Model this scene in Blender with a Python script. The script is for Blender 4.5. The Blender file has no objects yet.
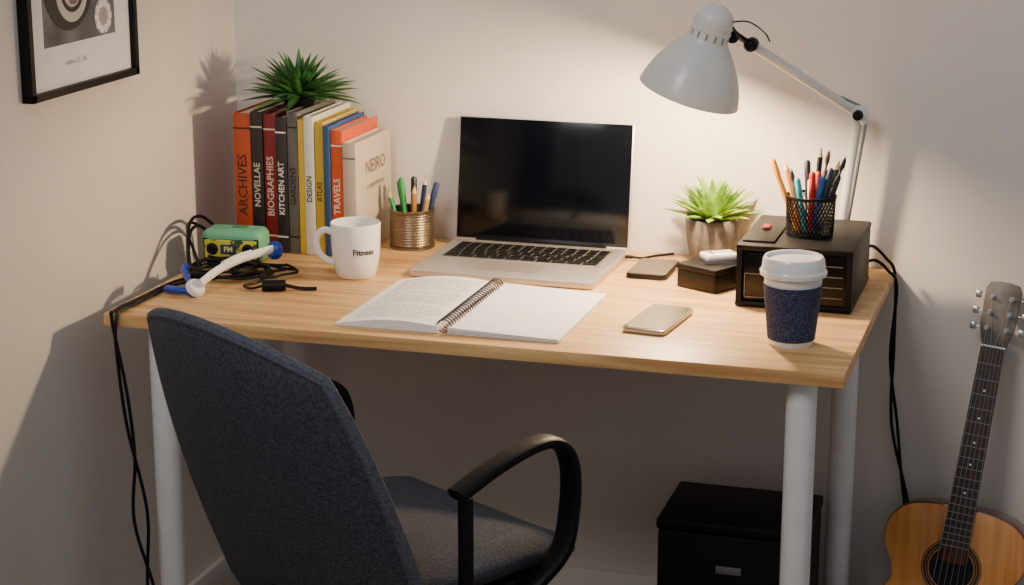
import bpy, bmesh, math, random
from mathutils import Vector, Matrix
random.seed(7)
scene=bpy.context.scene
H=.74
# ---------------------------------------------------------------- materials
def lin(c):
    r=[]
    for v in c[:3]:
        v=v/255.
        r.append(v/12.92 if v<=.04045 else ((v+.055)/1.055)**2.4)
    return (r[0],r[1],r[2],1)
def setin(b,names,v):
    for n in names:
        if n in b.inputs: b.inputs[n].default_value=v; return
def mat(name,c,rough=.5,metal=0,c2=None,scale=30,bump=0,bscale=None,stretch=(1,1,1),spec=None,coat=0,emit=0,detail=4,contrast=(.35,.65),distort=0):
    m=bpy.data.materials.new(name);m.use_nodes=True
    nt=m.node_tree;b=nt.nodes['Principled BSDF']
    b.inputs['Roughness'].default_value=rough;b.inputs['Metallic'].default_value=metal
    if spec is not None:setin(b,['Specular IOR Level','Specular'],spec)
    if coat:setin(b,['Coat Weight'],coat)
    tc=nt.nodes.new('ShaderNodeTexCoord');mp=nt.nodes.new('ShaderNodeMapping')
    mp.inputs['Scale'].default_value=stretch
    nt.links.new(tc.outputs['Object'],mp.inputs['Vector'])
    nz=nt.nodes.new('ShaderNodeTexNoise');nz.inputs['Scale'].default_value=scale;nz.inputs['Detail'].default_value=detail
    nz.inputs['Distortion'].default_value=distort
    nt.links.new(mp.outputs[0],nz.inputs['Vector'])
    cr=nt.nodes.new('ShaderNodeValToRGB')
    if c2 is None: c2=tuple(max(0,v*.975) for v in c)
    cr.color_ramp.elements[0].color=lin(c2);cr.color_ramp.elements[1].color=lin(c)
    cr.color_ramp.elements[0].position=contrast[0];cr.color_ramp.elements[1].position=contrast[1]
    nt.links.new(nz.outputs['Fac'],cr.inputs[0]);nt.links.new(cr.outputs[0],b.inputs['Base Color'])
    if bump:
        n2=nt.nodes.new('ShaderNodeTexNoise');n2.inputs['Scale'].default_value=bscale or scale;n2.inputs['Detail'].default_value=5
        nt.links.new(mp.outputs[0],n2.inputs['Vector'])
        bp=nt.nodes.new('ShaderNodeBump');bp.inputs['Strength'].default_value=bump;bp.inputs['Distance'].default_value=.002
        nt.links.new(n2.outputs['Fac'],bp.inputs['Height']);nt.links.new(bp.outputs[0],b.inputs['Normal'])
    if emit:
        b.inputs['Emission Color'].default_value=lin(c);b.inputs['Emission Strength'].default_value=emit
    return m
M={}
M['wall']=mat('wall_paint',(227,220,212),.85,c2=(219,212,204),scale=3,bump=.35,bscale=60)
M['floor']=mat('floor_wood',(150,120,90),.5,c2=(110,85,60),scale=6,stretch=(1,12,1))
M['trim']=mat('trim_white',(228,226,222),.5)
M['wood']=mat('light_wood',(233,191,130),.42,c2=(190,138,84),scale=3.6,stretch=(1,15,15),bump=.08,bscale=30,detail=10,contrast=(.30,.66),distort=.6)
M['white']=mat('white_paint_metal',(236,236,236),.35)
M['porc']=mat('white_porcelain',(242,242,240),.18,coat=.4)
M['black']=mat('black_plastic',(10,10,12),.5,c2=(8,8,10),spec=.22)
M['blackgloss']=mat('black_gloss',(6,6,8),.25,c2=(5,5,7),spec=.3)
M['screen']=mat('screen_glass',(5,6,12),.13,c2=(4,5,9),spec=.32)
M['key']=mat('key_black',(14,14,16),.5,spec=.3)
M['well']=mat('keyboard_deck',(128,126,122),.45,metal=.5)
M['alu']=mat('aluminium',(208,204,199),.38,metal=.7)
M['paper']=mat('white_paper',(244,243,245),.8)
M['ink']=mat('grey_ink',(130,130,136),.8)
M['dark']=mat('dark_ink',(25,25,28),.6)
M['fabric']=mat('dark_fabric',(66,69,79),.95,c2=(39,42,50),scale=260,bump=.9,bscale=300,detail=3)
M['fabric2']=mat('fabric_piping',(84,88,99),.9,c2=(60,64,74),scale=260,bump=.6)
M['lamp']=mat('lamp_pale_grey_enamel',(222,223,218),.36,coat=.2)
M['lampin']=mat('lamp_inside_white',(240,236,225),.5)
M['steel']=mat('steel',(170,170,172),.3,metal=.9)
M['rib']=mat('dull_steel',(120,120,124),.45,metal=.5)
M['wire']=mat('spiral_wire',(80,80,84),.35,metal=.6)
M['leafD']=mat('leaf_dark_green',(72,132,56),.5,c2=(28,72,32),scale=25)
M['leafL']=mat('leaf_bright_green',(164,196,74),.45,c2=(84,134,44),scale=22)
M['concrete']=mat('concrete',(116,110,103),.85,c2=(80,76,72),scale=35,bump=.6,bscale=80)
M['soil']=mat('soil',(45,34,26),.95,bump=1)
M['brass']=mat('ribbed_bronze_metal',(128,114,94),.36,metal=.85)
M['green']=mat('teal_green_plastic',(104,180,140),.4)
M['yel']=mat('yellow_panel',(206,204,60),.5,c2=(38,60,44),scale=38,contrast=(.44,.50))
M['blue']=mat('blue_plastic',(20,60,175),.35)
M['brown']=mat('brown_phone',(84,70,60),.3,metal=.2)
M['taupe']=mat('bronze_glass',(112,100,86),.2,metal=.3,coat=.2)
M['cable']=mat('black_rubber',(14,14,16),.5,spec=.25)
M['guit']=mat('spruce_top',(236,162,84),.3,c2=(212,134,60),scale=4,stretch=(20,1,1),coat=.4)
M['guitside']=mat('mahogany',(110,52,24),.3,c2=(80,36,18),scale=5,coat=.4)
M['rose']=mat('rosewood',(70,48,38),.5,c2=(48,32,25),scale=20,stretch=(8,1,1))
M['head']=mat('headstock_dark',(104,100,96),.4,c2=(84,80,76))
M['navy']=mat('navy_curtain',(60,80,150),.9,c2=(44,58,118))
M['bulb']=mat('bulb_glow',(255,214,150),.5,emit=6)
def simple(c,rough=.6,**k): return mat('paint_%d_%d_%d'%tuple(c),c,rough,**k)
def sleeve():
    m=bpy.data.materials.new('navy_dotted_sleeve');m.use_nodes=True;nt=m.node_tree;b=nt.nodes['Principled BSDF'];b.inputs['Roughness'].default_value=.85
    tc=nt.nodes.new('ShaderNodeTexCoord');v=nt.nodes.new('ShaderNodeTexVoronoi');v.inputs['Scale'].default_value=360;v.inputs['Randomness'].default_value=.6
    nt.links.new(tc.outputs['Object'],v.inputs['Vector'])
    cr=nt.nodes.new('ShaderNodeValToRGB');cr.color_ramp.elements[0].color=lin((92,100,134));cr.color_ramp.elements[1].color=lin((34,42,74))
    cr.color_ramp.elements[0].position=.18;cr.color_ramp.elements[1].position=.42
    nt.links.new(v.outputs['Distance'],cr.inputs[0]);nt.links.new(cr.outputs[0],b.inputs['Base Color'])
    bp=nt.nodes.new('ShaderNodeBump');bp.inputs['Strength'].default_value=.5;bp.inputs['Distance'].default_value=.001
    nt.links.new(v.outputs['Distance'],bp.inputs['Height']);nt.links.new(bp.outputs[0],b.inputs['Normal'])
    return m
M['sleeve']=sleeve()
# ---------------------------------------------------------------- geometry helpers
def fin(bm,name,m,smooth=True,Mx=None,angle=40):
    if Mx is not None: bmesh.ops.transform(bm,matrix=Mx,verts=bm.verts)
    bmesh.ops.recalc_face_normals(bm,faces=bm.faces)
    me=bpy.data.meshes.new(name);bm.to_mesh(me);bm.free()
    o=bpy.data.objects.new(name,me);scene.collection.objects.link(o)
    if m: me.materials.append(M[m] if isinstance(m,str) else m)
    if smooth:
        for p in me.polygons:p.use_smooth=True
        try: me.set_sharp_from_angle(angle=math.radians(angle))
        except Exception: pass
    return o
def T(x,y,z,rz=0): return Matrix.Translation((x,y,z))@Matrix.Rotation(rz,4,'Z')
def box(name,sx,sy,sz,m,Mx=None,r=0,seg=2,rv=0):
    """box centred in x,y, standing on z=0; r bevels all edges, rv first rounds vertical edges"""
    bm=bmesh.new();bmesh.ops.create_cube(bm,size=1)
    bmesh.ops.scale(bm,vec=(sx,sy,sz),verts=bm.verts);bmesh.ops.translate(bm,vec=(0,0,sz/2),verts=bm.verts)
    if rv:
        es=[e for e in bm.edges if abs(e.verts[0].co.z-e.verts[1].co.z)>sz*.5]
        bmesh.ops.bevel(bm,geom=es,offset=rv,segments=5,profile=.5,affect='EDGES')
        if r:
            es=[e for e in bm.edges if len(e.link_faces)==2 and e.calc_face_angle(0)>1.2]
            bmesh.ops.bevel(bm,geom=es,offset=r,segments=seg,profile=.5,affect='EDGES')
    elif r: bmesh.ops.bevel(bm,geom=bm.edges[:],offset=r,segments=seg,profile=.5,affect='EDGES')
    return fin(bm,name,m,True,Mx)
def bb(name,x0,x1,y0,y1,z0,z1,m,r=0,**k): return box(name,x1-x0,y1-y0,z1-z0,m,T((x0+x1)/2,(y0+y1)/2,z0),r,**k)
def lathe(name,prof,m,Mx=None,seg=48,angle=40):
    bm=bmesh.new();rings=[]
    for r,z in prof:
        if r<1e-6: rings.append([bm.verts.new((0,0,z))])
        else: rings.append([bm.verts.new((r*math.cos(2*math.pi*i/seg),r*math.sin(2*math.pi*i/seg),z)) for i in range(seg)])
    for a,b in zip(rings,rings[1:]):
        for i in range(seg):
            j=(i+1)%seg
            if len(a)==1 and len(b)==1: continue
            if len(a)==1: bm.faces.new((a[0],b[i],b[j]))
            elif len(b)==1: bm.faces.new((a[i],a[j],b[0]))
            else: bm.faces.new((a[i],a[j],b[j],b[i]))
    return fin(bm,name,m,True,Mx,angle)
def cyl(name,r,h,m,Mx=None,seg=32,r2=None):
    r2=r if r2 is None else r2
    return lathe(name,[(0,0),(r,0),(r2,h),(0,h)],m,Mx,seg)
def cr_pts(pts,n=8):
    P=[Vector(p) for p in pts];P=[P[0]*2-P[1]]+P+[P[-1]*2-P[-2]];out=[]
    for i in range(1,len(P)-2):
        for k in range(n):
            t=k/n
            out.append(.5*((2*P[i])+(-P[i-1]+P[i+1])*t+(2*P[i-1]-5*P[i]+4*P[i+1]-P[i+2])*t*t+(-P[i-1]+3*P[i]-3*P[i+1]+P[i+2])*t**3))
    out.append(P[-2]);return out
def sweep_bm(bm,pts,ra,rb=None,side=None,seg=8,power=2,taper=None):
    rb=ra if rb is None else rb
    prev=None;rings=[]
    for i,p in enumerate(pts):
        t=(pts[min(i+1,len(pts)-1)]-pts[max(i-1,0)])
        if t.length<1e-9:t=Vector((0,0,1))
        t.normalize()
        if side is not None: s=Vector(side);s=(s-t*s.dot(t)).normalized()
        elif prev is None:
            s=t.cross(Vector((0,0,1)))
            if s.length<1e-3:s=Vector((1,0,0))
            s.normalize()
        else: s=(prev-t*prev.dot(t)).normalized()
        prev=s;u=t.cross(s);k=1 if taper is None else taper(i/(len(pts)-1))
        ring=[]
        for j in range(seg):
            a=2*math.pi*j/seg;c,d=math.cos(a),math.sin(a)
            c=math.copysign(abs(c)**(2/power),c);d=math.copysign(abs(d)**(2/power),d)
            ring.append(bm.verts.new(p+s*c*ra*k+u*d*rb*k))
        rings.append(ring)
    for a,b in zip(rings,rings[1:]):
        for j in range(seg): bm.faces.new((a[j],a[(j+1)%seg],b[(j+1)%seg],b[j]))
    bm.faces.new(rings[0][::-1]);bm.faces.new(rings[-1])
def tube(name,pts,r,m,n=8,smoothp=True,**k):
    bm=bmesh.new();P=cr_pts(pts,n) if smoothp else [Vector(p) for p in pts]
    sweep_bm(bm,P,r,**k);return fin(bm,name,m)
def pillow(name,fn,m,n=20):
    bm=bmesh.new();g={}
    for s in (1,-1):
        for i in range(n+1):
            for j in range(n+1):
                edge=i in(0,n) or j in(0,n)
                if s==-1 and edge: g[(s,i,j)]=g[(1,i,j)];continue
                u=math.sin((2*i/n-1)*math.pi/2);v=math.sin((2*j/n-1)*math.pi/2)
                e=0 if edge else s*(1-max(abs(u),abs(v))**4)**.5
                g[(s,i,j)]=bm.verts.new(fn(u,v,e))
        for i in range(n):
            for j in range(n):
                q=[g[(s,i,j)],g[(s,i+1,j)],g[(s,i+1,j+1)],g[(s,i,j+1)]]
                bm.faces.new(q if s==1 else q[::-1])
    return fin(bm,name,m,True,angle=80)
def extr(name,outline,h,m,Mx=None,r=0):
    bm=bmesh.new();vs=[bm.verts.new((x,y,0)) for x,y in outline];f=bm.faces.new(vs)
    g=bmesh.ops.extrude_face_region(bm,geom=[f]);vv=[v for v in g['geom'] if isinstance(v,bmesh.types.BMVert)]
    bmesh.ops.translate(bm,vec=(0,0,h),verts=vv)
    if r:
        es=[e for e in bm.edges if abs(e.verts[0].co.z-e.verts[1].co.z)<1e-6]
        bmesh.ops.bevel(bm,geom=es,offset=r,segments=2,profile=.5,affect='EDGES')
    return fin(bm,name,m,True,Mx,35)
def textm(name,s,size,m,Mx,bend=None,bold=0):
    cu=bpy.data.curves.new(name,'FONT');cu.body=s;cu.size=size;cu.align_x='CENTER';cu.align_y='CENTER';cu.resolution_u=2;cu.offset=bold
    ob=bpy.data.objects.new(name+'_c',cu);scene.collection.objects.link(ob)
    dg=bpy.context.evaluated_depsgraph_get();me=bpy.data.meshes.new_from_object(ob.evaluated_get(dg))
    bpy.data.objects.remove(ob);bpy.data.curves.remove(cu)
    me.materials.clear();me.materials.append(M[m] if isinstance(m,str) else m)
    if bend:
        for v in me.vertices:
            a=v.co.x/bend;y=v.co.y;v.co=Vector((bend*math.sin(a),-bend*math.cos(a),y))
    me.transform(Mx);o=bpy.data.objects.new(name,me);scene.collection.objects.link(o);return o
def group(name,parts,loc=(0,0,0)):
    e=bpy.data.objects.new(name,None);e.empty_display_size=.05;e.location=loc;scene.collection.objects.link(e)
    inv=Matrix.Translation(loc).inverted()
    for p in parts:
        p.parent=e;p.matrix_parent_inverse=inv
    return e
# ---------------------------------------------------------------- room
bb('wall_back',-.1,3.4,0,.1,0,2.6,'wall');bb('wall_left',-.1,0,-5,0,0,2.6,'wall')
bb('floor',-.1,3.4,-5,.1,-.1,0,'floor')
bb('baseboard_back',.014,3.4,-.014,0,0,.088,'trim',r=.004);bb('baseboard_left',0,.014,-5,0,0,.088,'trim',r=.004)
bm=bmesh.new();row=[]
for i in range(121):
    y=-2.5+i*.009;x=.06+.022*math.sin(i*.62)+.008*math.sin(i*.23)
    row.append((bm.verts.new((x,y,.1)),bm.verts.new((x,y,2.3))))
for a,b in zip(row,row[1:]): bm.faces.new((a[0],b[0],b[1],a[1]))
group('curtain',[fin(bm,'cloth','navy'),tube('rod',[(.06,-2.65,2.31),(.06,-1.35,2.31)],.012,'steel',smoothp=False)]
      +[tube('bracket_%d'%i,[(0,y,2.31),(.06,y,2.31)],.008,'steel',smoothp=False) for i,y in enumerate((-2.6,-1.38))],(.06,-2.0,2.3))
# ---------------------------------------------------------------- desk
DX0,DX1,DY0,DY1=.068,1.298,-.70,-.003
p=[bb('top',DX0,DX1,DY0,DY1,H-.022,H,'wood',r=.002)]
for i,(x,y) in enumerate([(.150,-.65),(1.228,-.65),(.150,-.10),(1.228,-.10)]):
    p.append(lathe('leg_%d'%(i+1),[(0,0),(.02,0),(.0235,.006),(.0235,H-.0225),(0,H-.0225)],'white',T(x,y,0)))
group('desk',p,(.68,-.35,0))
# ---------------------------------------------------------------- laptop
lx=.641
p=[box('base',.342,.268,.013,'alu',T(lx,-.185,H+.001),r=.003,rv=.012)]
zt=H+.0141
p.append(box('keyboard_well',.296,.122,.0008,'well',T(lx,-.140,zt-.0004)))
bm=bmesh.new()
rows=[(14,.6),(14,1),(14,1),(13,1),(12,1),(10,1)]
y=-.0815
for ri,(n,hh) in enumerate(rows):
    kh=.0208*hh;w=.292/n
    for k in range(n):
        x=lx-.146+w*(k+.5);kw=w-.0035
        g=bmesh.ops.create_cube(bm,size=1)['verts']
        bmesh.ops.scale(bm,vec=(kw,kh-.0036,.0014),verts=g);bmesh.ops.translate(bm,vec=(x,y-kh/2,zt+.001),verts=g)
    y-=kh
p.append(fin(bm,'keys','key',False))
p.append(box('trackpad',.118,.068,.0004,mat('trackpad',(190,186,180),.3,metal=.6),T(lx,-.250,zt-.0001),rv=.004))
tilt=math.radians(-8)
ML=T(lx,-.052,H+.012)@Matrix.Rotation(tilt,4,'X')
p.append(box('lid',.342,.006,.236,'alu',ML@T(0,.003,0),r=.0025))
p.append(box('screen',.336,.0012,.229,'screen',ML@T(0,-.0004,.0045),r=.0005))
p.append(tube('hinge',[(lx-.128,-.052,H+.012),(lx+.128,-.052,H+.012)],.0052,'black',smoothp=False))
group('laptop',p,(lx,-.18,H))
# ---------------------------------------------------------------- spiral notebook
def page_half(name,x0,x1,zfn,m,y0=-.660,y1=-.355,n=16):
    bm=bmesh.new();A=[];B=[]
    for i in range(n+1):
        t=i/n;x=x0+(x1-x0)*t;z=zfn(t)
        A.append([bm.verts.new((x,y0,H+z)),bm.verts.new((x,y1,H+z))]);B.append([bm.verts.new((x,y0,H+.0008)),bm.verts.new((x,y1,H+.0008))])
    for i in range(n):
        bm.faces.new((A[i][0],A[i+1][0],A[i+1][1],A[i][1]));bm.faces.new((B[i][0],B[i][1],B[i+1][1],B[i+1][0]))
        for k in (0,1): bm.faces.new((A[i][k],A[i+1][k],B[i+1][k],B[i][k]))
    bm.faces.new((A[0][0],A[0][1],B[0][1],B[0][0]));bm.faces.new((A[n][0],B[n][0],B[n][1],A[n][1]))
    return fin(bm,name,m,True,angle=30)
zl=lambda t:.003+.014*math.sin(min(1,t*1.02)*math.pi*.78)**.9 if t>0 else .003
zr=lambda t:.012-.006*t
p=[page_half('left_pages',.466,.643,zl,'paper'),page_half('right_pages',.660,.845,zr,'paper')]
for k in range(3):
    p.append(bb('page_edge_%d'%k,.662,.842,-.6603,-.66,H+.0025+k*.002,H+.0029+k*.002,'ink'))
bm=bmesh.new();rng=random.Random(3)
for k in range(26):
    yy=-.378-k*.0103;xx=.488
    if k in (8,17): continue
    while xx<.625:
        w=rng.uniform(.006,.02)
        if xx+w>.63:break
        t0=(xx-.466)/.177;t1=(xx+w-.466)/.177
        q=[(xx,yy,H+zl(t0)+.0006),(xx+w,yy,H+zl(t1)+.0006),(xx+w,yy+.0018,H+zl(t1)+.0006),(xx,yy+.0018,H+zl(t0)+.0006)]
        bm.faces.new([bm.verts.new(c) for c in q]);xx+=w+.003
p.append(fin(bm,'handwriting','ink',False))
bm=bmesh.new()
for k in range(26):
    yy=-.652+k*.0113
    ring=[Vector((.6515+.0125*math.cos(a),yy+.0025*a/6.28,H+.0115+.0105*math.sin(a))) for a in [2*math.pi*i/14 for i in range(15)]]
    sweep_bm(bm,ring,.0013,seg=6)
p.append(fin(bm,'spiral','wire'))
group('spiral_notebook',p,(.65,-.5,H))
# ---------------------------------------------------------------- mug
mc=(.379,-.338)
prof=[(0,.004),(.026,.004),(.028,.001),(.0325,.001),(.036,.005),(.0415,.03),(.044,.06),(.045,.098),(.044,.0995),(.0423,.098),(.0415,.06),(.0385,.03),(.031,.008),(0,.007)]
p=[lathe('body',prof,'porc',T(mc[0],mc[1],H))]
ang=math.radians(203);dx,dy=math.cos(ang),math.sin(ang)
hp=[(mc[0]+dx*r,mc[1]+dy*r,H+z) for r,z in [(.041,.082),(.056,.086),(.068,.076),(.070,.058),(.063,.041),(.050,.030),(.039,.026)]]
p.append(tube('handle',hp,.0042,'porc',rb=.0062,seg=12))
p.append(textm('label','Fitness',.0145,'dark',T(mc[0],mc[1],H+.052)@Matrix.Rotation(math.radians(40),4,'Z'),bend=.0443,bold=.0004))
group('coffee_mug',p,(mc[0],mc[1],H))
# ---------------------------------------------------------------- books
books=[(.036,.262,.185,(176,72,32),(60,20,15)),(.024,.266,.19,(30,26,28),(200,190,170)),(.026,.262,.185,(130,28,28),(230,200,180)),(.022,.258,.19,(38,34,38),(230,225,215)),
(.022,.268,.19,(104,100,94),(40,40,40)),(.013,.255,.18,(222,186,56),(60,50,30)),(.020,.262,.188,(224,220,208),(60,60,60)),(.018,.252,.18,(204,170,46),(50,40,20)),(.014,.246,.18,(44,78,126),(220,220,220)),(.024,.238,.183,(214,84,30),(245,230,210)),(.027,.216,.185,(196,182,162),(120,105,90))]
p=[];x=.086;yf=-.205
titles=['ARCHIVES','NOVELLAE','BIOGRAPHIES','KITCHEN ART','GARDENS','','DESIGN','ATLAS','','TRAVELS','']
for i,(w,h,d,c,tc_) in enumerate(books):
    cm=simple(c,.55);tm=mat('title_%d'%i,tc_,.6)
    g=.0006;dyy=random.uniform(-.004,.004);y0=yf+dyy
    p.append(bb('cover_l_%d'%i,x+g,x+g+.002,y0,y0+d,H+.0005,H+h,cm,r=.0005));p.append(bb('cover_r_%d'%i,x+w-g-.002,x+w-g,y0,y0+d,H+.0005,H+h,cm,r=.0005))
    p.append(bb('spine_%d'%i,x+g,x+w-g,y0-.002,y0+.001,H+.0005,H+h,cm,r=.0009))
    p.append(bb('pages_%d'%i,x+g+.0018,x+w-g-.0018,y0+.0008,y0+d-.004,H+.003,H+h-.004,mat('pages_%d'%i,(226,214,190),.9,c2=(196,182,156),scale=40,stretch=(30,1,.2))))
    if titles[i]:
        Mt=T(x+w/2,y0-.0024,H+h*.48)@Matrix.Rotation(math.radians(90),4,'X')@Matrix.Rotation(math.radians(90),4,'Z')
        p.append(textm('title_%d'%i,titles[i],w*.72,tm,Mt,bold=.0003))
    if w>.02:
        for zz in (.03,h-.03): p.append(bb('band_%d'%i,x+g,x+w-g,y0-.0025,y0-.0018,H+zz,H+zz+.003,tm))
    x+=w
xr=x
for nm,s_,sz,zz,cc in (('cover_title','NEIRO',.036,.160,(110,84,64)),('cover_sub','a small history',.016,.125,(130,110,92))):
    Mt=T(xr+.0002,yf+.095,H+zz)@Matrix.Rotation(math.radians(90),4,'Z')@Matrix.Rotation(math.radians(90),4,'X')
    p.append(textm(nm,s_,sz,mat(nm+'_ink',cc,.6),Mt))
group('row_of_books',p,(.21,-.11,H))
# ---------------------------------------------------------------- plants
def blades(name,base,n,L0,L1,wid,m,up0,up1,seed,rad=.01,wall=None):
    rng=random.Random(seed);bm=bmesh.new();K=7
    for i in range(n):
        a=i*2.39996+rng.uniform(-.2,.2);f=i/n
        el=up0+(up1-up0)*f+rng.uniform(-.1,.1);L=(L0+(L1-L0)*f)*rng.uniform(.85,1.12)
        h=Vector((math.cos(a),math.sin(a),0));sd=Vector((-math.sin(a),math.cos(a),0));pos=Vector(base)+h*rad*(1-f)
        if wall is not None and h.y>0:
            reach=L*math.cos(el)*h.y
            if base[1]+reach>wall: L*=max(.35,(wall-base[1])/reach)
        rows=[];e=el
        for k in range(K+1):
            t=k/K;w=wid*(math.sin(math.pi*min(1,.28+t*.72))**.8 if t<1 else 0.02)
            d=h*math.cos(e)+Vector((0,0,1))*math.sin(e);nn=sd.cross(d)
            rows.append([bm.verts.new(pos+sd*w*.5-nn*w*.14),bm.verts.new(pos+nn*w*.1),bm.verts.new(pos-sd*w*.5-nn*w*.14),bm.verts.new(pos-nn*w*.28)])
            pos=pos+d*L/K;e-=rng.uniform(.02,.09)
        for A,B in zip(rows,rows[1:]):
            for j in range(4): bm.faces.new((A[j],A[(j+1)%4],B[(j+1)%4],B[j]))
        bm.faces.new(rows[-1])
    return fin(bm,name,m)
px,py,pz=.185,-.122,H+.268
p=[lathe('pot',[(0,0),(.026,0),(.034,.016),(.030,.016),(.024,.006),(0,.006)],'black',T(px,py,pz)),lathe('soil',[(0,.013),(.031,.013)],'soil',T(px,py,pz)),
   blades('leaves',(px,py,pz+.012),90,.112,.088,.0165,'leafD',.10,1.35,5,wall=-.008)]
group('potted_spiky_plant',p,(px,py,pz))
px,py=.972,-.068
p=[lathe('pot',[(0,0),(.036,0),(.039,.003),(.047,.05),(.0505,.086),(.0495,.089),(.046,.089),(.044,.078),(0,.078)],'concrete',T(px,py,H)),lathe('soil',[(0,.080),(.0455,.080)],'soil',T(px,py,H)),
   blades('leaves',(px,py,H+.08),62,.083,.084,.020,'leafL',.42,1.42,11,rad=.014,wall=-.004)]
group('potted_succulent',p,(px,py,H))
# ---------------------------------------------------------------- pencils
def pencil(name,base,tip,r,col,kind='pencil'):
    b=Vector(base);t=Vector(tip);d=t-b;L=d.length;q=d.to_track_quat('Z','Y').to_matrix().to_4x4();Mx=Matrix.Translation(b)@q
    cm=simple(col,.4)
    if kind=='pencil':
        return [lathe(name,[(0,0),(r,0),(r,L-.016),(0,L-.016)],cm,Mx,6,20),lathe(name+'_wood',[(r*.98,L-.016),(r*.35,L-.005),(0,L-.005)],simple((226,190,140),.7),Mx,12),lathe(name+'_lead',[(r*.36,L-.005),(0,L)],cm,Mx,8)]
    if kind=='pen':
        return [lathe(name,[(0,0),(r,0),(r,L-.03),(r*1.15,L-.03),(r*1.15,L-.004),(r*.6,L),(0,L)],cm,Mx,14)]
    return [lathe(name,[(0,0),(r,0),(r,L*.72),(r*.4,L*.76),(r*.4,L*.8),(r*.9,L*.86),(r*.7,L*.94),(0,L)],cm,Mx,14)]
cx,cy=.396,-.088
prof=[(0,.001),(.0435,.001),(.0435,.005)]
for k in range(12):
    z=.006+k*.0052;prof+=[(.0410,z),(.0422,z+.0012),(.0426,z+.0026),(.0422,z+.0040),(.0410,z+.0051)]
prof+=[(.0438,.070),(.0438,.075),(.040,.075),(.0385,.06),(.038,.005),(0,.005)]
p=[lathe('cup',prof,'brass',T(cx,cy,H),angle=60)]
cols=[((30,140,74),'pencil'),((20,120,60),'pen'),((50,150,80),'pen'),((28,50,40),'pen'),((170,120,60),'pencil'),((30,38,80),'pencil'),((180,150,100),'pencil'),((34,50,90),'pen'),((20,24,34),'pen')]
lean=[(-.034,-.01),(-.024,.012),(-.012,-.012),(-.002,.016),(.010,-.014),(.020,.008),(.030,-.006),(.036,.014),(.004,.0)]
for i,((c,k),(lx_,ly)) in enumerate(zip(cols,lean)):
    p+=pencil('pencil_%d'%i,(cx+lx_*.45,cy+ly*.5,H+.006),(cx+lx_*1.25,cy+ly*1.3,H+.112+.012*((i*7)%3)),.0052,c,k)
group('pencil_cup',p,(cx,cy,H))
# ---------------------------------------------------------------- desk organizer
ox0,ox1,oy0,oy1,oh=1.068,1.262,-.352,-.105,.108
p=[bb('body',ox0,ox1,oy0+.010,oy1,H+.001,H+oh-.004,'black',r=.004),
   bb('top_plate',ox0-.001,ox1+.001,oy0-.001,oy1,H+oh-.010,H+oh,'black',r=.003),
   bb('base_plate',ox0-.001,ox1+.001,oy0-.001,oy1,H+.001,H+.011,'black',r=.003),
   bb('cheek_l',ox0,ox0+.010,oy0,oy0+.02,H+.005,H+oh-.004,'black',r=.001),bb('cheek_r',ox1-.010,ox1,oy0,oy0+.02,H+.005,H+oh-.004,'black',r=.001)]
sx0,sx1=ox0+.014,ox0+.105
p.append(bb('slot_front',sx0,sx1,oy0+.002,oy0+.014,H+.014,H+.094,'blackgloss',r=.001))
for nm,a,b,c,d in (('t',sx0,sx1,.058,.0592),('b',sx0,sx1,.018,.0192),('l',sx0,sx0+.0012,.018,.059),('r',sx1-.0012,sx1,.018,.059)):
    p.append(bb('slot_trim_'+nm,a,b,oy0+.0005,oy0+.003,H+c,H+d,'rib'))
p.append(bb('divider',sx1+.002,sx1+.008,oy0,oy0+.02,H+.01,H+oh-.008,'black'))
for k in range(4):
    z0=H+.024+k*.018
    p.append(bb('rib_%d'%k,sx1+.030,ox1-.016,oy0+.002,oy0+.012,z0,z0+.0016,'rib'))
p.append(bb('front_panel_r',sx1+.009,ox1-.011,oy0+.004,oy0+.014,H+.012,H+.096,'blackgloss'))
p.append(bb('raised_tray',ox0+.006,ox0+.060,oy0+.02,oy1-.02,H+oh-.001,H+oh+.004,'black',r=.0015))
p.append(bb('red_eraser',1.092,1.106,-.247,-.224,H+oh+.004,H+oh+.010,simple((130,26,26)),r=.002))
group('desk_organizer',p,(1.165,-.23,H))
cx,cy,cz=1.174,-.245,H+oh+.0006
bm=bmesh.new();r=.042;h=.068
def rr(z): return r*(.93+.07*z/h)
for s in (1,-1):
    for k in range(38):
        pts=[]
        for j in range(9):
            z=h*j/8;a=2*math.pi*k/38+s*j*.115;pts.append(Vector((rr(z)*math.cos(a),rr(z)*math.sin(a),z)))
        sweep_bm(bm,pts,.001,seg=4)
p=[fin(bm,'wire_mesh','black',True,T(cx,cy,cz)),lathe('rim',[(r-.002,h-.003),(r+.002,h-.003),(r+.002,h+.001),(r-.002,h+.001),(r-.002,h-.003)],'black',T(cx,cy,cz)),
   lathe('base',[(0,.0005),(r*.95,.0005),(r*.95,.006),(r*.9,.006),(0,.003)],'black',T(cx,cy,cz))]
items=[((236,150,30),'pen',-.068,-.004,.128),((232,150,40),'pencil',-.050,.010,.122),((70,60,56),'brush',-.034,-.010,.116),((60,170,190),'pen',-.022,-.012,.100),((40,40,44),'pen',-.012,.014,.124),((210,40,30),'pen',.004,-.012,.112),((24,24,28),'pencil',.012,.01,.148),((40,90,160),'pen',.02,-.01,.104),((80,60,50),'brush',.026,.008,.146),((40,60,80),'pen',.034,-.006,.118),((200,50,40),'pen',.010,.006,.108),((22,22,26),'brush',.056,.0,.138),((30,30,34),'pencil',.044,.01,.128),((230,225,215),'pen',-.002,.004,.095)]
for i,(c,k,lx_,ly,L) in enumerate(items):
    p+=pencil('pen_%d'%i,(cx+max(-.03,min(.03,lx_*.3)),cy+ly*.6,cz+.007),(cx+lx_,cy+ly*1.6,cz+L),.0048,c,k)
group('mesh_pen_cup',p,(cx,cy,cz))
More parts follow.
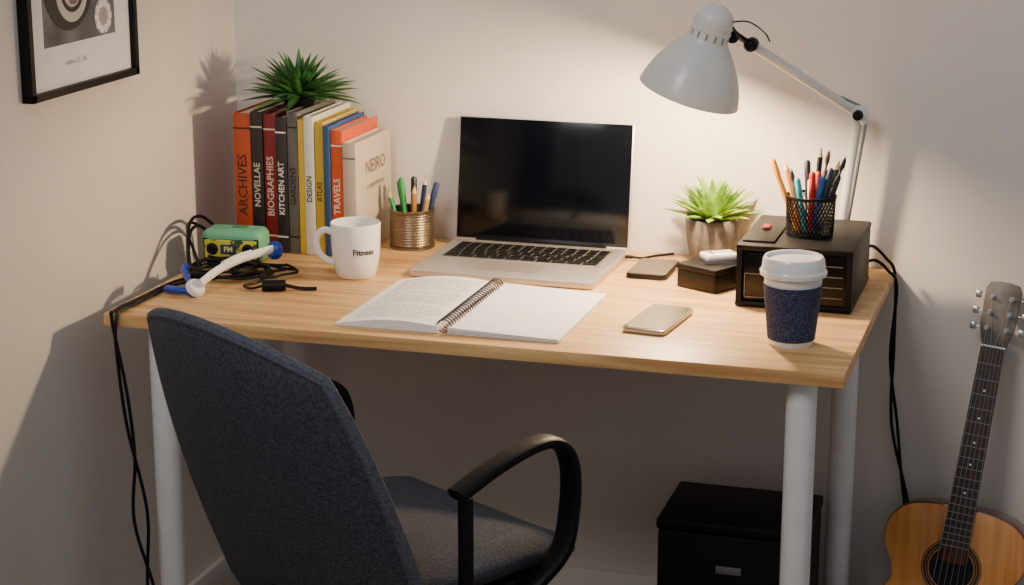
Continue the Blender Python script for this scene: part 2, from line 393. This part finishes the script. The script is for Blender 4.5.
# ---------------------------------------------------------------- small box + gadget
Mb=T(1.004,-.226,H+.001,math.radians(-28))
p=[box('tray',.086,.092,.032,'black',Mb,r=.003),box('lid',.088,.094,.010,'black',Mb@T(0,0,.032),r=.002)]
group('small_black_box',p,(1.0,-.22,H))
Mb2=T(1.012,-.216,H+.0435,math.radians(34))
p=[box('shell',.060,.036,.012,'porc',Mb2@T(0,0,.004),r=.003,rv=.006),box('underside',.058,.034,.006,'ink',Mb2,rv=.006),box('slot',.004,.020,.0004,'dark',Mb2@T(-.014,0,.0161))]
group('earbud_case',p,(1.0,-.21,H+.04))
# ---------------------------------------------------------------- phones
def phone(name,cx,cy,w,l,rz,body,th=.009):
    Mx=T(cx,cy,H+.0008,rz)
    p=[box('frame',w,l,th,'steel' if name!='phone' else 'black',Mx,r=.002,rv=.009),box('back_plate',w-.005,l-.005,.0012,body,Mx@T(0,0,th-.0004),rv=.008)]
    p.append(box('side_button',.001,.014,.002,'steel',Mx@T(w/2,.02,.003)))
    group(name,p,(cx,cy,H))
phone('phone',.882,-.155,.074,.124,math.radians(0),'brown')
phone('smartphone',.967,-.492,.073,.158,math.radians(-6),'taupe')
# ---------------------------------------------------------------- takeaway cup
cx,cy=1.194,-.552
p=[lathe('paper_cup',[(0,.002),(.033,.002),(.034,0),(.0355,.002),(.0465,.120),(.045,.120)],'white',T(cx,cy,H)),
   lathe('sleeve',[(.0365,.010),(.0374,.010),(.0462,.098),(.0452,.098)],'sleeve',T(cx,cy,H)),
   lathe('lid',[(.0475,.112),(.052,.113),(.0525,.119),(.050,.122),(.0495,.124),(.0478,.138),(.0455,.1415),(.043,.1415),(.041,.136),(.012,.136),(0,.137)],'porc',T(cx,cy,H)),
   box('sip_hole',.012,.004,.0006,'dark',T(cx+.02,cy-.022,H+.1362,.8),rv=.0015)]
group('takeaway_coffee_cup',p,(cx,cy,H))
# ---------------------------------------------------------------- green radio
Mg=T(.123,-.290,H+.001,math.radians(6))
p=[box('case',.116,.064,.062,'green',Mg,r=.015,seg=5),box('front_panel',.100,.004,.034,'yel',Mg@T(.0,-.0315,.010),r=.0015),
   box('front_bezel',.106,.004,.040,'black',Mg@T(.0,-.030,.007),r=.0015)]
p.append(box('panel_label',.030,.001,.018,simple((30,50,110)),Mg@T(-.004,-.0336,.018)))
p.append(textm('panel_text','FM',.014,simple((235,230,120)),Mg@T(-.004,-.0346,.027)@Matrix.Rotation(math.radians(90),4,'X'),bold=.0004))
for k,xx in enumerate((-.035,.033)):
    p.append(lathe('speaker_%d'%k,[(0,.002),(.004,.004),(.009,.003),(.0115,.0),(0,0)],'black',Mg@T(xx,-.0335,.027)@Matrix.Rotation(math.radians(90),4,'X'),24))
p.append(box('top_button',.03,.012,.004,simple((60,130,95)),Mg@T(.01,0,.0605),r=.0015))
group('clock_radio',p,(.125,-.29,H))
# ---------------------------------------------------------------- cables & headset on the desk
bm=bmesh.new();rng=random.Random(4)
def loop(cx,cy,rx,ry,z,th0,turns,bm,r=.0026,wob=.006):
    P=[];n=int(14*turns)
    for i in range(n+1):
        a=th0+2*math.pi*turns*i/n;k=1-.12*i/n
        P.append((cx+rx*k*math.cos(a)+rng.uniform(-wob,wob),min(-.337,cy+ry*k*math.sin(a)+rng.uniform(-wob,wob)),H+.004+z*(i/n)+abs(rng.uniform(0,.004))))
    sweep_bm(bm,cr_pts(P,4),r,seg=6)
loop(.165,-.402,.078,.056,.010,.3,2.4,bm);loop(.150,-.402,.062,.048,.014,2.0,2.2,bm);loop(.128,-.40,.045,.052,.016,1.0,2.2,bm,wob=.004);loop(.220,-.390,.062,.045,.012,.8,1.8,bm)
p=[fin(bm,'coils','cable')]
p.append(tube('coil_hump',[(.090,-.42,H+.004),(.064,-.37,H+.045),(.046,-.32,H+.074),(.040,-.26,H+.072),(.056,-.225,H+.04),(.078,-.220,H+.006)],.0032,'cable'))
p.append(tube('coil_hump2',[(.100,-.43,H+.004),(.070,-.38,H+.032),(.050,-.33,H+.056),(.040,-.27,H+.056),(.052,-.225,H+.02),(.080,-.212,H+.004)],.0032,'cable'))
p.append(tube('coil_hump3',[(.120,-.43,H+.004),(.086,-.385,H+.03),(.052,-.345,H+.062),(.034,-.29,H+.066),(.05,-.235,H+.034),(.082,-.222,H+.004)],.0028,'cable'))
p.append(tube('hang_1',[(.15,-.44,H+.004),(.106,-.50,H+.004),(.098,-.64,H+.004),(.0965,-.695,H+.005),(.096,-.709,H-.01),(.097,-.714,H-.06),(.108,-.712,.55),(.138,-.712,.40),(.132,-.712,.26),(.148,-.712,.12),(.170,-.715,.006),(.24,-.76,.004)],.0030,'cable'))
p.append(tube('hang_2',[(.13,-.42,H+.004),(.094,-.48,H+.004),(.088,-.60,H+.004),(.088,-.694,H+.005),(.088,-.708,H-.01),(.112,-.716,.62),(.122,-.716,.5),(.115,-.716,.38),(.150,-.716,.24),(.138,-.716,.12),(.15,-.72,.006),(.19,-.80,.004)],.0030,'cable'))
p.append(tube('lead',[(.235,-.42,H+.004),(.235,-.45,H+.004),(.222,-.475,H+.004),(.245,-.497,H+.006),(.262,-.486,H+.009)],.0024,'cable'))
p.append(tube('adapter',[(.262,-.487,H+.010),(.300,-.474,H+.010)],.0125,'black',smoothp=False,rb=.0095,seg=12))
p.append(tube('adapter_lead',[(.300,-.474,H+.010),(.325,-.468,H+.005),(.352,-.458,H+.004)],.0034,'cable'))
group('tangled_cables',p,(.16,-.4,H))
def disc_cup(nm,loc,axis,r,t,m,m2):
    q=Vector(axis).to_track_quat('Z','Y').to_matrix().to_4x4();Mx=Matrix.Translation(loc)@q
    return [lathe(nm+'_shell',[(0,0),(r*.8,0),(r,t*.25),(r,t*.55),(0,t*.55)],m,Mx,32),lathe(nm+'_pad',[(r*.35,t*.5),(r*.95,t*.5),(r*1.02,t*.75),(r*.85,t),(r*.45,t),(r*.35,t*.85),(0,t*.8)],m2,Mx,32)]
p=disc_cup('earcup_near',(.172,-.556,H+.0195),(-.55,.25,-.55),.0175,.018,'porc','blue')
p+=disc_cup('earcup_far',(.236,-.350,H+.040),(-.6,-.75,.15),.0165,.018,'blue','blue')
p+=[tube('band',[(.178,-.556,H+.024),(.187,-.51,H+.036),(.199,-.45,H+.042),(.215,-.40,H+.044),(.234,-.358,H+.046)],.0048,'porc',rb=.0080,seg=12),
   tube('blue_boom',[(.160,-.556,H+.010),(.138,-.560,H+.010),(.110,-.548,H+.008)],.0085,'blue',rb=.0065,seg=12),
   tube('band_pad',[(.190,-.490,H+.046),(.199,-.45,H+.050),(.209,-.415,H+.051)],.0046,'porc',rb=.0030,seg=10),
   tube('blue_strip',[(.112,-.475,H+.030),(.124,-.51,H+.032),(.156,-.548,H+.018)],.0048,'blue',rb=.0075)]
group('headphones',p,(.17,-.45,H))
group('laptop_cable',[tube('plug',[(.813,-.085,H+.0075),(.827,-.083,H+.0075)],.0035,'black',smoothp=False),tube('cord',[(.827,-.083,H+.0075),(.842,-.07,H+.004),(.862,-.045,H+.004),(.890,-.02,H+.004)],.0024,'cable')],(.83,-.08,H))
p=[tube('cord_1',[(1.250,-.098,H+.05),(1.262,-.07,H+.055),(1.285,-.05,H+.03),(1.303,-.045,H-.005),(1.306,-.035,.60),(1.308,-.025,.45),(1.345,-.022,.30),(1.372,-.022,.15),(1.385,-.024,.004)],.0030,'cable'),
   tube('cord_2',[(1.250,-.098,H+.03),(1.270,-.075,H+.03),(1.292,-.07,H+.012),(1.309,-.066,H-.02),(1.300,-.03,.58),(1.318,-.022,.45),(1.335,-.022,.32),(1.365,-.022,.16),(1.40,-.024,.004)],.0030,'cable')]
group('power_cables',p,(1.3,-.05,H))
# ---------------------------------------------------------------- desk lamp
bx,by=1.197,-.062
elbow=Vector((1.227,-.062,1.030));hj=Vector((1.056,-.200,1.163))
p=[lathe('foot',[(0,0),(.040,0),(.040,.010),(.036,.014),(.012,.018),(.012,.03),(0,.03)],'lamp',T(bx,by,H+.0005))]
p.append(tube('lower_arm',[(bx,by,H+.02),tuple(elbow)],.0085,'lamp',smoothp=False,seg=16))
p.append(tube('lower_arm_rod',[(bx+.014,by-.004,H+.05),(elbow.x+.014,elbow.y-.004,elbow.z-.01)],.003,'steel',smoothp=False))
p.append(tube('upper_arm',[tuple(elbow),tuple(hj)],.0085,'lamp',smoothp=False,seg=16))
up=Vector((0,0,.016));a=elbow+up;b=hj+up*.8
p.append(tube('upper_arm_rod',[tuple(a),tuple(a.lerp(b,.18)+Vector((0,0,-.006)))],.0022,'steel',smoothp=False))
Rx=Matrix.Rotation(math.radians(90),4,'X')
for nm,q,r_ in (('elbow_joint',elbow,.016),('head_joint',hj,.012)):
    p.append(lathe(nm,[(0,-.014),(r_*.8,-.014),(r_,-.011),(r_,.011),(r_*.8,.014),(0,.014)],'lamp' if nm=='elbow_joint' else 'black',Matrix.Translation(q)@Rx,24))
    p.append(lathe(nm+'_knob',[(0,0),(r_*.6,0),(r_*.5,.010),(0,.011)],'black',Matrix.Translation(q+Vector((0,-.014,0)))@Rx,20))
p.append(tube('elbow_bracket',[(elbow.x-.014,elbow.y-.008,elbow.z+.016),(elbow.x+.012,elbow.y-.008,elbow.z-.016)],.010,'lamp',smoothp=False,rb=.006))
ax=Vector((-.31,.05,-.93)).normalized()
oc=Vector((.966,-.280,1.088));L=.158;apex=oc-ax*L
Ms=Matrix.Translation(apex)@ax.to_track_quat('Z','Y').to_matrix().to_4x4()
outer=[(0,0),(.012,.001),(.022,.006),(.030,.014),(.033,.024),(.033,.030),(.0345,.031),(.0345,.034),(.0333,.035),(.0333,.040),(.0347,.041),(.0347,.044),(.0338,.045),(.034,.058),(.037,.064),(.045,.073),(.055,.086),(.066,.103),(.076,.122),(.083,.140),(.0880,.158)]
inner=[(.0865,.1575),(.081,.139),(.074,.121),(.064,.103),(.053,.087),(.043,.075),(.030,.062),(.028,.03),(0,.02)]
p.append(lathe('shade',outer+[(.0880,.1588),(.0865,.1588)],'lamp',Ms,64));p.append(lathe('shade_inner',inner,'lampin',Ms,64))
for k in range(14):
    a_=2*math.pi*k/14
    p.append(box('vent_%d'%k,.0035,.0015,.012,'ink',Ms@Matrix.Rotation(a_,4,'Z')@T(0,-.0332,.046)))
p.append(lathe('bulb',[(0,.122),(.012,.118),(.019,.108),(.020,.098),(.014,.082),(.010,.07),(.010,.05),(0,.05)],'bulb',Ms,24))
cap=apex+ax*.04
p.append(tube('head_bracket',[tuple(cap+Vector((.03,0,.002))),tuple(cap.lerp(hj,.6)+Vector((0,0,.006))),tuple(hj)],.007,'black',rb=.005))
p.append(lathe('tilt_knob',[(0,0),(.010,0),(.009,.012),(0,.013)],'black',Matrix.Translation(cap.lerp(hj,.55)+Vector((0,-.004,.0)))@Rx,20))
p.append(tube('lamp_wire',[tuple(cap+Vector((.02,0,.008))),tuple(cap+Vector((.06,0,.012))),tuple(hj+Vector((.02,.01,.020))),tuple(hj+Vector((.03,.01,.005)))],.0014,'cable'))
group('desk_lamp',p,(bx,by,H))
# ---------------------------------------------------------------- framed picture on left wall
fy0,fy1,fz0,fz1=-.799,-.438,1.103,1.62
def onwall(nm,y0,y1,z0,z1,x0,x1,m): return bb(nm,x0,x1,y0,y1,z0,z1,m)
fw=.012
p=[onwall('frame_bottom',fy0,fy1,fz0,fz0+fw,.0005,.02,'black'),onwall('frame_top',fy0,fy1,fz1-fw,fz1,.0005,.02,'black'),onwall('frame_l',fy0,fy0+fw,fz0,fz1,.0005,.02,'black'),onwall('frame_r',fy1-fw,fy1,fz0,fz1,.0005,.02,'black'),
   onwall('mat_board',fy0+.006,fy1-.006,fz0+.006,fz1-.006,.001,.010,'paper'),onwall('print',fy0+.060,fy1-.065,fz0+.080,fz1-.07,.0095,.0108,mat('print_grey',(120,120,124),.8,c2=(80,80,86),scale=14))]
RY=Matrix.Rotation(math.radians(90),4,'Y')
def disc(nm,y,z,r,m,k=0,r0=0,seg=32): return lathe(nm,[(r0,.0),(r,.0),(r,.0006),(r0,.0006)],m,T(.0108+k*.0007,y,z)@RY,seg)
p+=[disc('disc_dark',-.655,1.285,.082,'dark'),disc('disc_light',-.645,1.268,.052,simple((205,200,190)),1),disc('disc_ring',-.645,1.270,.038,'dark',2,.030),disc('disc_core',-.642,1.262,.018,simple((120,110,100)),2),
    disc('flower',-.545,1.215,.030,simple((170,168,165)),1)]
for k in range(10):
    a_=k*.628;p.append(disc('petal_%d'%k,-.545+.022*math.cos(a_),1.215+.022*math.sin(a_),.007,'paper',2,seg=12))
p.append(textm('signature','edition 12 / 40',.012,'ink',T(.0104,-.64,1.152)@Matrix.Rotation(math.radians(90),4,'Z')@Matrix.Rotation(math.radians(90),4,'X')))
group('framed_picture',p,(0,-.6,1.3))
# ---------------------------------------------------------------- black storage box under desk
x0,x1,y0,y1,h=.934,1.202,-.330,-.126,.337
p=[bb('body',x0+.003,x1-.003,y0+.003,y1-.003,.006,h-.022,'black',r=.004),bb('lid',x0,x1,y0,y1,h-.021,h,'black',r=.005),
   bb('label_plate',1.043,1.088,y0+.001,y0+.005,.244,.258,'rib',r=.001)]
for i,(a_,b_) in enumerate([(x0+.03,y0+.03),(x1-.03,y0+.03),(x0+.03,y1-.03),(x1-.03,y1-.03)]): p.append(cyl('foot_%d'%i,.012,.008,'black',T(a_,b_,0)))
group('storage_box',p,(1.07,-.21,0))
# ---------------------------------------------------------------- guitar
def gout(s):
    pts=[(0,0),(.055,.002),(.100,.018),(.128,.050),(.136,.090),(.128,.130),(.108,.160),(.094,.180),(.090,.198),(.096,.222),(.108,.248),(.112,.275),(.104,.305),(.082,.328),(.048,.338),(0,.340)]
    c=[(p.x,p.y) for p in cr_pts([(x,y,0) for x,y in pts],4)]
    return [(x*s,y*1.045) for x,y in c]
R_=gout(1.16);Lh=[(-x,y) for x,y in R_[1:-1]][::-1]
outl=R_+Lh
top=Vector((1.497,-.030,.745));bot=Vector((1.412,-.205,.004))
yax=(top-bot).normalized();zax=Vector((0,-1,0));zax=(zax-yax*zax.dot(yax)).normalized();
zax=(Matrix.Rotation(math.radians(-8),4,yax)@zax).normalized();xax=yax.cross(zax)
MG=Matrix.Translation(bot)@Matrix((xax,yax,zax)).transposed().to_4x4()@Matrix.Diagonal((1,.976,1,1))
d=.075;nw=1.25
p=[extr('body_sides',outl,d,'guitside',MG@T(0,.0,-d),r=.003),extr('soundboard',[(x*.985,.003+y*.983) for x,y in outl],.003,'guit',MG@T(0,0,-.001),r=.0008)]
p.append(lathe('sound_hole',[(0,.0),(.040,.0),(.040,.0004),(0,.0004)],'blackgloss',MG@T(0,.240,.0022),40))
for i,(a_,b_,mm) in enumerate([(.042,.045,'dark'),(.046,.051,'rose'),(.0525,.054,'dark')]): p.append(lathe('rosette_%d'%i,[(a_,0),(b_,0),(b_,.0005),(a_,.0005),(a_,0)],mm,MG@T(0,.240,.0021),40))
p.append(extr('bridge',[(-.055,.083),(.055,.083),(.058,.09),(.03,.105),(-.03,.105),(-.058,.09)],.007,'rose',MG@T(0,0,.002),r=.001))
p.append(extr('neck',[(-.019*nw,.25),(.019*nw,.25),(.016*nw,.655),(-.016*nw,.655)],.016,'guitside',MG@T(0,0,-.010),r=.004))
p.append(extr('fretboard',[(-.020*nw,.275),(.020*nw,.275),(.0165*nw,.655),(-.0165*nw,.655)],.004,'rose',MG@T(0,0,.0055)))
sc=.655-.095
for k in range(1,20):
    y=.095+sc/(2**(k/12));w=(.0165+.0035*(.655-y)/.393)*nw
    if y<.280:break
    p.append(box('fret_%d'%k,w*2,.0011,.001,'steel',MG@T(0,y,.0093)))
    if k in(3,5,7,9,12): p.append(lathe('inlay_%d'%k,[(0,0),(.0022,0),(.0022,.0003),(0,.0003)],'paper',MG@T(0,y+.008,.0096),12))
p.append(box('nut',.034*nw,.003,.004,'paper',MG@T(0,.656,.006)))
p.append(extr('headstock',[(x*1.18,y) for x,y in [(-.0175,.655),(.0175,.655),(.021,.668),(.026,.69),(.027,.76),(.022,.772),(.008,.775),(-.008,.775),(-.022,.772),(-.027,.76),(-.026,.69),(-.021,.668)]],.010,'head',MG@T(0,0,-.008),r=.0015))
for k in range(3):
    for s in (-1,1):
        y=.688+k*.029
        p.append(cyl('post_%d_%d'%(k,s),.0032,.010,'steel',MG@T(s*.017,y,.002),12));p.append(cyl('bush_%d_%d'%(k,s),.0055,.0012,'steel',MG@T(s*.017,y,.002),14))
        p.append(tube('shaft_%d_%d'%(k,s),[tuple(MG@Vector((s*.029,y,-.004))),tuple(MG@Vector((s*.038,y,-.004)))],.0015,'steel',smoothp=False))
        p.append(box('tuner_%d_%d'%(k,s),.011,.014,.006,'steel',MG@T(s*.043,y,-.007),r=.0025))
for k in range(6):
    u=(k-2.5)/2.5;hy=.688+(k if k<3 else 5-k)*.029
    P=[MG@Vector((u*.030,.095,.010)),MG@Vector((u*.016,.656,.0115)),MG@Vector(((-1 if k<3 else 1)*.017,hy,.006))]
    p.append(tube('string_%d'%k,[tuple(q) for q in P],.0005,'steel',smoothp=False,seg=5))
group('acoustic_guitar',p,tuple(bot))
# ---------------------------------------------------------------- office chair
C=Vector((.690,-.955,0));th=math.radians(30)
F=Vector((math.sin(th),math.cos(th),0));R=Vector((math.cos(th),-math.sin(th),0));Z=Vector((0,0,1))
def W(r,f,z): return C+R*r+F*f+Z*z
def seatf(u,v,e):
    k=.42;x=u*math.sqrt(1-k*v*v/2)*1.0;y=v*math.sqrt(1-k*u*u/2)
    z=.508+.012*abs(x)**3-(.022*max(0,y-.3)**2/.49)
    return W(.004+x*.208,-.018+y*.212,z+e*.034)
def backf(u,v,e):
    k=.56;kv=k if v>0 else .22
    x=u*math.sqrt(1-kv*v*v/2);y=v*math.sqrt(1-k*u*u/2)
    t=(y+1)/2;z=.385+t*.516-.014*t*t*(x+1)*.5
    hw=.260-.030*t
    f=-.165-.165*t**1.1+.050*x*x-.02*math.sin(t*math.pi)
    return W(x*hw+.004-.014*t,f+e*.024,z)
p=[pillow('seat',seatf,'fabric',26),pillow('backrest',backf,'fabric',32)]
bm=bmesh.new();P=[]
for i in range(129):
    a_=2*math.pi*i/128;c_,s_=math.cos(a_),math.sin(a_);m_=max(abs(c_),abs(s_));P.append(backf(c_/m_,s_/m_,0))
sweep_bm(bm,P,.0095,seg=8);p.append(fin(bm,'backrest_piping','fabric2'))
for s in (1,-1):
    off=.238 if s==1 else -.275;dz=0 if s==1 else -.03
    pts=[(off-s*.035,-.090,.455),(off-s*.004,-.090,.475),(off,-.090,.54),(off,-.090,.657+dz)]
    p.append(tube('arm_strut_%d'%s,[tuple(W(*q)) for q in pts],.006,'black',rb=.012,side=R,seg=12,power=3))
    pts=[(-.106,.666),(-.08,.676),(-.03,.692),(.03,.704),(.070,.702),(.098,.682),(.110,.645),(.108,.590),(.092,.535),(.055,.488),(.01,.462)]
    pp=[W((off if z>.52 else off-s*.04*(.52-z)/.07),f,z+dz*(1 if z>.6 else max(0,(z-.47)/.13))) for f,z in pts]
    p.append(tube('armrest_%d'%s,[tuple(q) for q in pp],.018,'black',rb=.0085,side=R,seg=14,power=3.2))
MC=Matrix.Translation(C)@Matrix.Rotation(-th,4,'Z')
p.append(box('seat_plate',.34,.30,.024,'black',MC@T(0,-.02,.450),r=.004))
p.append(box('arm_crossbar',.46,.04,.014,'black',MC@T(-.015,-.09,.450),r=.004))
p.append(box('arm_crossbar_f',.44,.04,.014,'black',MC@T(-.015,.02,.450),r=.004))
p.append(tube('back_spine',[tuple(W(0,-.08,.45)),tuple(W(0,-.16,.43)),tuple(W(0,-.205,.44)),tuple(W(0,-.225,.50))],.03,'black',rb=.008,side=R,seg=12,power=3))
p.append(cyl('gas_lift',.025,.31,'black',Matrix.Translation(C)@T(0,0,.14)))
p.append(cyl('hub',.04,.07,'black',Matrix.Translation(C)@T(0,0,.075)))
for k in range(5):
    a_=2*math.pi*k/5+.4;dd=Vector((math.cos(a_),math.sin(a_),0))
    p.append(tube('base_leg_%d'%k,[tuple(C+dd*.02+Z*.115),tuple(C+dd*.16+Z*.095),tuple(C+dd*.27+Z*.07)],.018,'black',rb=.012,seg=10))
    q=C+dd*.27
    for s in (-1,1):
        p.append(lathe('caster_%d_%d'%(k,s),[(0,-.007),(.022,-.007),(.026,-.004),(.026,.004),(.022,.007),(0,.007)],'black',Matrix.Translation(q+Z*.026+dd.cross(Z)*s*.011)@dd.cross(Z).to_track_quat('Z','Y').to_matrix().to_4x4(),20))
    p.append(cyl('caster_stem_%d'%k,.006,.04,'black',Matrix.Translation(q)@T(0,0,.028)))
group('office_chair',p,tuple(C))
# ---------------------------------------------------------------- lights
def look(o,t): o.rotation_euler=(Vector(t)-o.location).to_track_quat('-Z','Y').to_euler()
l=bpy.data.lights.new('lamp_bulb_light','POINT');l.energy=27;l.color=(1,.745,.47);l.shadow_soft_size=.022
o=bpy.data.objects.new('lamp_bulb_light',l);o.location=oc-ax*.022;scene.collection.objects.link(o)
l=bpy.data.lights.new('room_light','AREA');l.energy=38;l.size=.9;l.color=(1,.96,.93)
o=bpy.data.objects.new('room_light',l);o.location=(.30,-2.9,2.95);scene.collection.objects.link(o);look(o,(.85,-.3,.7))
w=bpy.data.worlds.new('world');scene.world=w;w.use_nodes=True
w.node_tree.nodes['Background'].inputs[0].default_value=(.92,.94,1,1);w.node_tree.nodes['Background'].inputs[1].default_value=.32
# ---------------------------------------------------------------- camera
cd=bpy.data.cameras.new('camera');cam=bpy.data.objects.new('camera',cd);scene.collection.objects.link(cam);scene.camera=cam
cd.sensor_fit='HORIZONTAL';cd.sensor_width=36;cd.lens=36*1949.2/1024;cd.clip_start=.05
cam.location=(1.6289,-3.5057,1.5828);cam.rotation_euler=(math.pi/2-.2519,0,.2938)
